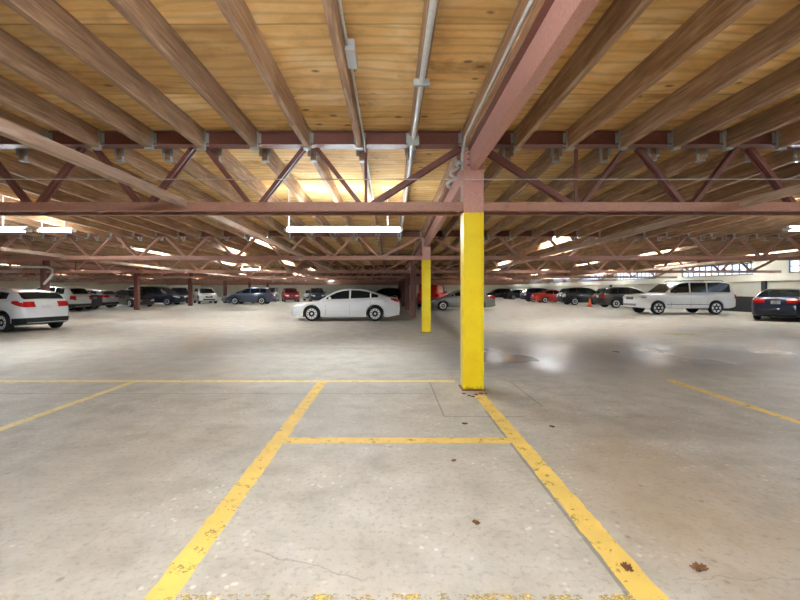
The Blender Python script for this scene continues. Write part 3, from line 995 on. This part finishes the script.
def make_car(name, kind, paintm, label, pos, heading, glassm='glass', detail=2, dark_low=False, tail='tail', stance=1.0,
             spokes=10, chrome=False, cladding=False, cat='car', rear_glass=True):
    """heading: direction in degrees the front points to (0 = +x, 90 = away from the camera)"""
    T = TYPES[kind]
    L, W, r = T['L'], T['W'], T['r']
    root = thing(name, label, cat, (pos[0], pos[1], 0), math.radians(heading))
    hw = W / 2
    arch_r = r + 0.055

    def X(s):
        return L / 2 - s

    def half(s):
        e = lerp_pts([(0, 0.66), (0.08, 0.80), (0.25, 0.91), (0.6, 0.975), (1.0, 1.0)], s)
        f = lerp_pts([(0, 0.72), (0.08, 0.84), (0.25, 0.92), (0.6, 0.975), (1.0, 1.0)], L - s)
        return hw * min(e, f)

    def bottom(s):
        b = T['zc'] + lerp_pts([(0, 0.05), (0.3, 0.0)], s) + lerp_pts([(0, 0.10), (0.5, 0.0)], L - s)
        for c in (T['fx'], T['rx']):
            d = abs(s - c)
            if d < arch_r:
                b = max(b, r + math.sqrt(max(0, arch_r ** 2 - d ** 2)))
        return b

    def topz(s):
        return lerp_pts(T['top'], s)

    def section(s):
        z0, z1, h = bottom(s), topz(s), half(s)
        z0 = min(z0, z1 - 0.04)
        mid = z0 + (z1 - z0) * 0.55
        return [(h * 0.94, z0), (h * 0.985, z0 + (z1 - z0) * 0.10), (h, mid), (h * 0.985, z0 + (z1 - z0) * 0.84), (h * 0.94, z0 + (z1 - z0) * 0.955), (h * 0.86, z1), (0, z1 + 0.025)]
    st = {0.0, L}
    for x_, _ in T['top']:
        st.add(x_)
    for c in (T['fx'], T['rx']):
        for k in range(-9, 10):
            st.add(c + arch_r * math.sin(k / 9 * PI / 2))
        st.add(c - arch_r - 0.004)
        st.add(c + arch_r + 0.004)
    for k in range(int(L / 0.25)):
        st.add(k * 0.25)
    st = sorted(s for s in st if 0 <= s <= L)
    mb = MB()
    vs, fs, mis = [], [], []
    np_ = 7
    for s in st:
        sec = section(s)
        ring = [(X(s), y, z) for y, z in sec] + [(X(s), -y, z) for y, z in sec[-2::-1]]
        vs += ring
    R = 2 * np_ - 1
    for i in range(len(st) - 1):
        sm = (st[i] + st[i + 1]) / 2
        for q in range(R - 1):
            lowq = q in (0, R - 2)
            fs.append((i * R + q, i * R + q + 1, (i + 1) * R + q + 1, (i + 1) * R + q))
            dark = (lowq and (dark_low or cladding)) or (cladding and q in (1, R - 3) and any(abs(sm - c) < arch_r + 0.05 for c in (T['fx'], T['rx'])))
            mis.append(1 if dark else 0)
        fs.append((i * R, (i + 1) * R, (i + 1) * R + R - 1, i * R + R - 1))
        mis.append(1)
    fs.append(tuple(range(R)))
    mis.append(0)
    fs.append(tuple(range((len(st) - 1) * R, len(st) * R)))
    mis.append(0)
    mb.v, mb.f, mb.mi = vs, fs, mis
    mb.build('body', [paintm, M['trim']], root, sharp=40)

    # greenhouse
    gh = T['gh']
    g0, g1 = gh[0][0], gh[-1][0]
    zmax = max(z for _, z in gh)
    wb = 0.885 * hw
    tum = T['tum']

    def base(s):
        return topz(s) - 0.005

    def gz(s):
        return lerp_pts(gh, s)

    def side_y(s, z):
        return min(wb, half(s) * 0.885) - tum * max(0, z - base(s)) / (zmax - 1.0 if zmax > 1.3 else 0.5)
    gs = sorted({x_ for x_, _ in gh} | {g0 + (g1 - g0) * k / 24 for k in range(25)})
    vs, fs = [], []
    for s in gs:
        b, zt = base(s), max(gz(s), base(s) + 0.004)
        zs = max(b + 0.002, zt - 0.055)
        sec = [(side_y(s, b), b), (side_y(s, zs), zs), (side_y(s, zs) - 0.035, zt - (zt - zs) * 0.25), (side_y(s, zs) - 0.10, zt), (0, zt + 0.015)]
        vs += [(X(s), y, z) for y, z in sec] + [(X(s), -y, z) for y, z in sec[-2::-1]]
    R = 9
    for i in range(len(gs) - 1):
        for q in range(R - 1):
            fs.append((i * R + q, i * R + q + 1, (i + 1) * R + q + 1, (i + 1) * R + q))
        fs.append((i * R, (i + 1) * R, (i + 1) * R + R - 1, i * R + R - 1))
    fs += [tuple(range(R)), tuple(range((len(gs) - 1) * R, len(gs) * R))]
    mb = MB()
    mb.add(vs, fs)
    mb.build('cabin_roof', paintm, root, sharp=50)
    gm = M[glassm]

    def screen(nm, sa, sb):
        n = 8
        vs, fs = [], []
        dirn = 1 if sa < (g0 + g1) / 2 else -1
        for k in range(n + 1):
            s = sa + (sb - sa) * k / n
            z = gz(s)
            sl = (gz(s + 0.02) - gz(s - 0.02)) / 0.04
            nl = math.hypot(1, sl)
            # outward normal in (s,z) is (-sl, 1)/nl
            os_, oz = -sl / nl * 0.012, 1 / nl * 0.012
            zs = max(base(s) + 0.002, z - 0.055)
            yy = max(0.2, side_y(s, zs) - 0.085)
            for f in (-1, -0.5, 0, 0.5, 1):
                vs.append((X(s + os_), yy * f, z + oz + 0.015 * (1 - abs(f))))
        for k in range(n):
            for f in range(4):
                o_ = k * 5 + f
                fs.append((o_, o_ + 1, o_ + 6, o_ + 5))
        m_ = MB()
        m_.add(vs, fs)
        m_.build(nm, gm, root)
    screen('windshield', *T['ws'])
    if rear_glass:
        screen('rear_window', *T['rw'])
    for sa, sb in T['win']:
        for sgn in (1, -1):
            n = 12
            lo, hi = [], []
            for k in range(n + 1):
                s = sa + (sb - sa) * k / n
                zb_, zt_ = base(s) + 0.045, gz(s) - 0.075
                if zt_ < zb_ + 0.008:
                    continue
                lo.append((s, zb_))
                hi.append((s, zt_))
            if len(lo) < 2:
                continue
            vs, fs = [], []
            for (s, zb_), (_, zt_) in zip(lo, hi):
                vs.append((X(s), sgn * (side_y(s, zb_) + 0.009), zb_))
                vs.append((X(s), sgn * (side_y(s, zt_) + 0.009), zt_))
                vs.append((X(s), sgn * (side_y(s, zb_) - 0.004), zb_))
                vs.append((X(s), sgn * (side_y(s, zt_) - 0.004), zt_))
            for k in range(len(lo) - 1):
                a = k * 4
                fs += [(a, a + 4, a + 5, a + 1), (a + 1, a + 5, a + 7, a + 3), (a, a + 2, a + 6, a + 4)]
            e_ = (len(lo) - 1) * 4
            fs += [(0, 1, 3, 2), (e_, e_ + 2, e_ + 3, e_ + 1)]
            m_ = MB()
            m_.add(vs, fs)
            m_.build('side_window', gm, root)
    if kind == 'longsuv':
        for sgn in (1, -1):
            zt_ = gz(3.0)
            yy = sgn * (side_y(3.0, zt_) - 0.12)
            MB().tube([(X(2.6), yy, zt_ - 0.02), (X(2.75), yy, zt_ + 0.06), (X(5.0), yy, zt_ + 0.06), (X(5.15), yy, zt_ - 0.03)], 0.022, 8).build('roof_rail', M['trim'], root)
    # wheels
    key = (r, spokes)
    if key not in WH:
        WH[key] = wheel_meshes(r, spokes)
    tm, rm = WH[key]
    for s in (T['fx'], T['rx']):
        for sgn in (1, -1):
            wy = hw - 0.13
            t_ = bpy.data.objects.new('wheel', tm)
            COL.objects.link(t_)
            t_.parent = root
            t_.location = (X(s), sgn * wy, r)
            t_.rotation_euler = (0, 0, 0 if sgn < 0 else PI)
            q_ = bpy.data.objects.new('rim', rm)
            COL.objects.link(q_)
            q_.parent = t_

    # lamps follow the body surface
    def surf(s, v):
        sec = section(s)
        i = min(int(v), len(sec) - 2)
        f = v - i
        return sec[i][0] + (sec[i + 1][0] - sec[i][0]) * f, sec[i][1] + (sec[i + 1][1] - sec[i][1]) * f

    def zpoint(s, z):
        """half width of the body at height z"""
        sec = section(s)
        for (ya, za), (yb, zb) in zip(sec, sec[1:]):
            if za <= z <= zb:
                return ya + (yb - ya) * (z - za) / max(1e-6, zb - za)
        return sec[4][0]

    def side_patch(nm, s0, s1, z0a, z1a, z0b, z1b, mat, off=0.01):
        for sgn in (1, -1):
            vs, fs = [], []
            n = 6
            for k in range(n + 1):
                f = k / n
                s = s0 + (s1 - s0) * f
                za, zb = z0a + (z0b - z0a) * f, z1a + (z1b - z1a) * f
                for g_ in range(4):
                    z = za + (zb - za) * g_ / 3
                    z = min(z, topz(s) - 0.02)
                    vs.append((X(s), sgn * (zpoint(s, z) + off), z))
            for k in range(n):
                for g_ in range(3):
                    o_ = k * 4 + g_
                    fs.append((o_, o_ + 1, o_ + 5, o_ + 4))
            m_ = MB()
            m_.add(vs, fs)
            m_.build(nm, mat, root)

    def cap_box(nm, end, y0, y1, z0, z1, mat, both=True, off=0.0):
        """a lamp or plate set in the front (0) or rear (1) face"""
        def face_s(z):
            # body outline as seen from the side: where the top profile drops to z near this end
            if end == 0:
                s = 0.0
                while topz(s) < z + 0.01 and s < 0.6:
                    s += 0.01
                return s - 0.014 - off
            s = L
            while topz(s) < z + 0.01 and s > L - 0.6:
                s -= 0.01
            return s + 0.014 + off
        for sgn in ((1, -1) if both else (1,)):
            vs, fs, n = [], [], 7
            for k in range(n + 1):
                z = z0 + (z1 - z0) * k / n
                s = face_s(z)
                s2 = s + (0.05 if end == 0 else -0.05)
                vs += [(X(s), sgn * y0, z), (X(s), sgn * y1, z), (X(s2), sgn * y1, z), (X(s2), sgn * y0, z)]
            for k in range(n):
                for q in range(4):
                    a_, b_ = k * 4 + q, k * 4 + (q + 1) % 4
                    fs.append((a_, b_, b_ + 4, a_ + 4))
            fs += [(3, 2, 1, 0), (n * 4, n * 4 + 1, n * 4 + 2, n * 4 + 3)]
            m_ = MB()
            m_.add(vs, fs)
            m_.build(nm, mat, root)
    zf = lerp_pts(T['top'], 0.10)
    zr_ = lerp_pts(T['top'], L - 0.14)
    side_patch('headlight', 0.06, 0.42, zf - 0.16, zf - 0.03, zf - 0.02, zf + 0.02, M['head'])
    cap_box('headlight', 0, hw * 0.40, hw * 0.72, zf - 0.19, zf - 0.05, M['head'])
    tm_ = M[tail]
    if kind in ('longsuv', 'van', 'suv', 'boxvan'):
        side_patch('taillight', L - 0.20, L - 0.03, zr_ - 0.30, zr_ - 0.02, zr_ - 0.30, zr_ - 0.10, tm_)
        cap_box('taillight', 1, hw * 0.58, hw * 0.80, zr_ - 0.34, zr_ - 0.06, tm_, off=0.014)
    else:
        side_patch('taillight', L - 0.42, L - 0.04, zr_ - 0.08, zr_ - 0.01, zr_ - 0.22, zr_ - 0.0, tm_)
        cap_box('taillight', 1, hw * 0.40, hw * 0.76, zr_ - 0.22, zr_ - 0.03, tm_, off=0.018)
    cap_box('license_plate', 1, -0.16, 0.16, zr_ - 0.27, zr_ - 0.12, M['plate'], False)
    cap_box('grille', 0, -hw * 0.36, hw * 0.36, zf - 0.24, zf - 0.07, M['trim'], False)
    if chrome:
        cap_box('grille_bar', 0, -hw * 0.36, hw * 0.36, zf - 0.17, zf - 0.13, M['chrome'], False, off=0.012)
        side_patch('turn_signal', 0.16, 0.42, zf - 0.16, zf - 0.06, zf - 0.16, zf - 0.06, M['amber'], 0.016)
    bz = T['zc'] + 0.14
    cap_box('bumper', 0, -hw * 0.62, hw * 0.62, bz - 0.02, bz + 0.12, M['chrome' if chrome else 'trim'], False)
    if dark_low:
        side_patch('lower_trim', L - 0.55, L, T['zc'] + 0.10, T['zc'] + 0.26, T['zc'] + 0.12, T['zc'] + 0.28, M['trim'], 0.012)
    cap_box('bumper', 1, -hw * 0.735, hw * 0.735, bz - 0.02, bz + 0.14, M['trim' if (dark_low or not chrome) else 'chrome'], False)
    if detail >= 1:
        ms = T['win'][0][0] + 0.18
        for sgn in (1, -1):
            zz = base(ms) + 0.10
            yy = half(ms) * 0.93
            m_ = MB()
            m_.lathe([(0.01, -0.11), (0.07, -0.09), (0.085, 0.0), (0.07, 0.09), (0.01, 0.11)], 'y', 12)
            for i_, p in enumerate(m_.v):
                m_.v[i_] = (X(ms) + p[0] * 0.8, sgn * (yy + 0.09) + p[1], zz + p[2] * 0.95)
            m_.bar((X(ms), sgn * (yy - 0.06), zz - 0.04), (X(ms), sgn * (yy + 0.05), zz - 0.02), 0.06, 0.03)
            m_.build('mirror', paintm if kind != 'longsuv' else M['trim'], root)
        for (sa, sb) in T['win'][:2]:
            for sgn in (1, -1):
                s = sb - 0.16
                z = base(s) - 0.10
                m_ = MB()
                y_ = zpoint(s, z)
                m_.box(X(s) - 0.09, X(s) + 0.09, min(sgn * (y_ - 0.005), sgn * (y_ + 0.028)), max(sgn * (y_ - 0.005), sgn * (y_ + 0.028)), z - 0.015, z + 0.015)
                m_.build('door_handle', paintm, root)
    if detail >= 2:
        for s in [T['win'][0][0] - 0.02, T['win'][0][1] + 0.03] + ([T['win'][1][1] + 0.02] if len(T['win']) > 2 else []):
            zz = T['zc'] + 0.10
            if any(abs(s - c) < arch_r + 0.02 for c in (T['fx'], T['rx'])):
                zz = r + arch_r + 0.02
            side_patch('door_seam', s - 0.005, s + 0.005, zz, topz(s) - 0.04, zz, topz(s) - 0.04, M['trim'], 0.003)
        if kind in ('sedan', 'longsuv'):
            side_patch('side_molding', T['fx'] + arch_r + 0.03, T['rx'] - arch_r - 0.03, T['zc'] + 0.22, T['zc'] + 0.25, T['zc'] + 0.22, T['zc'] + 0.25,
                       M['trim'] if kind == 'longsuv' else M['rim'], 0.006)
    return root


P = {k: paint(k, c, mt) for k, c, mt in [
    ('white', (236, 238, 242), 0), ('silver', (176, 184, 194), 0.5), ('navy', (22, 32, 62), 0.2), ('black', (16, 17, 22), 0.1), ('darkblue', (24, 34, 66), 0.2),
    ('slate', (84, 96, 118), 0.3), ('red', (170, 16, 26), 0.1), ('brightred', (236, 34, 18), 0.0), ('grey', (138, 136, 132), 0.4), ('charcoal', (36, 38, 44), 0.2),
    ('offwhite', (214, 218, 220), 0.1), ('orangered', (206, 52, 34), 0.0)]}

# left side
make_car('hatchback', 'hatch', P['white'], 'white hatchback with red taillights, largest car at the left edge', (-14.2, 14.75), 163, dark_low=True)
make_car('suv', 'suv', P['offwhite'], 'white SUV with a dark rear window, right behind the white hatchback', (-22.9, 26.9), 177, dark_low=True)
make_car('sedan', 'sedan', P['darkblue'], 'dark blue car squeezed between the white SUV and the silver hatchback', (-24.15, 29.35), 179)
make_car('hatchback', 'hatch', P['silver'], 'silver hatchback seen from behind, left of the dark sedan', (-24.25, 31.75), 179, dark_low=True)
make_car('sedan', 'coupe', P['black'], 'black sedan facing right behind the brown column on the left', (-22.4, 34.5), -30)
make_car('minivan', 'van', P['navy'], 'dark navy minivan parked sideways between the two brown columns', (-22.7, 38.6), 0)
make_car('suv', 'suv', P['black'], 'black SUV directly behind the brown column beside the minivan', (-22.6, 42.7), -60, detail=1)
make_car('suv', 'suv', P['offwhite'], 'white SUV with dark windows left of the slate blue SUV', (-20.1, 43.2), -55, detail=1, cladding=True)
make_car('sedan', 'coupe', P['silver'], 'low silver car just left of the front of the slate blue SUV', (-16.2, 44.2), 180, detail=1)
make_car('suv', 'suv', P['slate'], 'slate blue SUV parked sideways below the small far light', (-14.1, 40.6), 180)
make_car('van', 'van', P['offwhite'], 'pale van mostly hidden behind the rear of the slate blue SUV', (-15.2, 50.2), -80, detail=1)
make_car('suv', 'suv', P['red'], 'dark red SUV in the distance left of the white sedan', (-12.5, 49.6), -70, detail=1)
make_car('sedan', 'coupe', P['silver'], 'silver car between the red SUV and the white sedan', (-11.5, 57.0), -80, detail=1)
make_car('suv', 'suv', P['navy'], 'dark blue SUV behind the hood of the white sedan', (-9.2, 49.6), -75, detail=1)
make_car('suv', 'suv', P['black'], 'black SUV behind the trunk of the white sedan', (-0.8, 50.0), 180, detail=1)
for i_, (x_, y_) in enumerate([(-31.5, 28.0), (-28.5, 27.5)]):
    make_car('suv', 'suv', P['black'], ['dark car whose roof shows over the white hatchback, left of the column', 'dark car whose roof shows over the white hatchback, right of the column'][i_],
             (x_, y_), 90, detail=0)

# middle
make_car('sedan', 'sedan', P['white'], 'white four door sedan parked sideways in the middle of the garage', (-2.09, 19.2), 180)
make_car('van', 'boxvan', P['brightred'], 'bright red van behind the farther yellow column', (3.6, 34.6), 75, detail=1, rear_glass=False)
make_car('sedan', 'coupe', P['grey'], 'grey sedan partly hidden behind the near yellow column', (5.05, 28.9), 180)
make_car('suv', 'suv', P['black'], 'black SUV in the far distance right of the near yellow column', (17.2, 64.0), 180, detail=1)
make_car('sedan', 'sedan', P['charcoal'], 'dark car beside the far black SUV', (20.1, 62.0), 0, detail=1)

# right side
make_car('suv', 'suv', P['navy'], 'dark blue SUV behind the orange red car on the far right', (18.2, 48.5), 0, detail=1, tail='tail_clear')
make_car('sedan', 'coupe', P['orangered'], 'orange red car in the far right row', (18.3, 45.2), 0, detail=1)
make_car('suv', 'suv', P['black'], 'black SUV with pale rear lights left of the traffic cone', (18.6, 38.6), 0, tail='tail_clear', cat='car')
make_car('suv', 'suv', P['charcoal'], 'charcoal SUV between the traffic cone and the white long SUV', (19.0, 32.4), 0)
make_car('suv', 'longsuv', P['white'], 'white full size long SUV facing left, parked on the right', (17.4, 24.3), 180, glassm='glass', spokes=6, chrome=True, cladding=False)
make_car('sedan', 'sedan', P['navy'], 'navy blue sedan with red taillights and licence plate at the right edge', (19.27, 19.54), 38)

# traffic cone
t = thing('traffic_cone', 'orange traffic cone on the floor beside the black SUV', 'traffic cone', (16.9, 34.0, 0))
MB().box(-0.2, 0.2, -0.2, 0.2, 0, 0.04).build('base', M['cone'], t)
MB().lathe([(0.15, 0.04), (0.14, 0.08), (0.035, 0.72), (0.025, 0.74)], 'z', 20).build('cone', M['cone'], t)

# ------------------------------------------------------------------ small litter
def leaf(px, py, size, rot, label):
    d = EYE * 400 / (py - 290)
    x = (px - 391) * d / 400
    m_ = MB()
    pts = []
    n = 18
    for k in range(n):
        a = 2 * PI * k / n
        rr = size * (0.62 + 0.38 * abs(math.cos(2.5 * a))) * (1.0 if k % 2 else 0.72)
        pts.append((rr * math.cos(a), rr * 0.7 * math.sin(a)))
    vs = [(p[0], p[1], 0.004 + 0.006 * math.sin(3 * i)) for i, p in enumerate(pts)] + [(0, 0, 0.012)]
    vs += [(p[0], p[1], z - 0.003) for p, (_, _, z) in zip(pts, vs)] + [(0, 0, 0.008)]
    fs = [(i, (i + 1) % n, n) for i in range(n)] + [((i + 1) % n + n + 1, i + n + 1, 2 * n + 1) for i in range(n)]
    fs += [(i, i + n + 1, (i + 1) % n + n + 1, (i + 1) % n) for i in range(n)]
    m_.add(vs, fs)
    o_ = m_.build('dry_leaf', M['leaf'], None, (x, d, 0.003))
    o_.rotation_euler = (0, 0, rot)
    tag(o_, label, 'leaf', 'dry leaves on the floor')


leaf(699, 568, 0.055, 0.4, 'dry brown leaf on the concrete at the lower right')
leaf(627, 568, 0.045, 1.4, 'dry brown leaf lying on the yellow line at the lower right')
leaf(476, 523, 0.032, 2.0, 'small brown leaf lying in the centre bay, left of the long right line')
leaf(454, 461, 0.03, 0.9, 'small brown leaf just below the short crosswise yellow line')
leaf(465, 424, 0.04, 0.2, 'small brown leaf below the base of the near column')
leaf(552, 427, 0.035, 2.4, 'small brown leaf right of the near column base')
for i, (px, py) in enumerate([(464, 394), (469, 396), (476, 395), (481, 394), (486, 394), (473, 397)]):
    leaf(px, py, 0.035, i * 1.1, 'bit of rusty debris at the foot of the near yellow column')
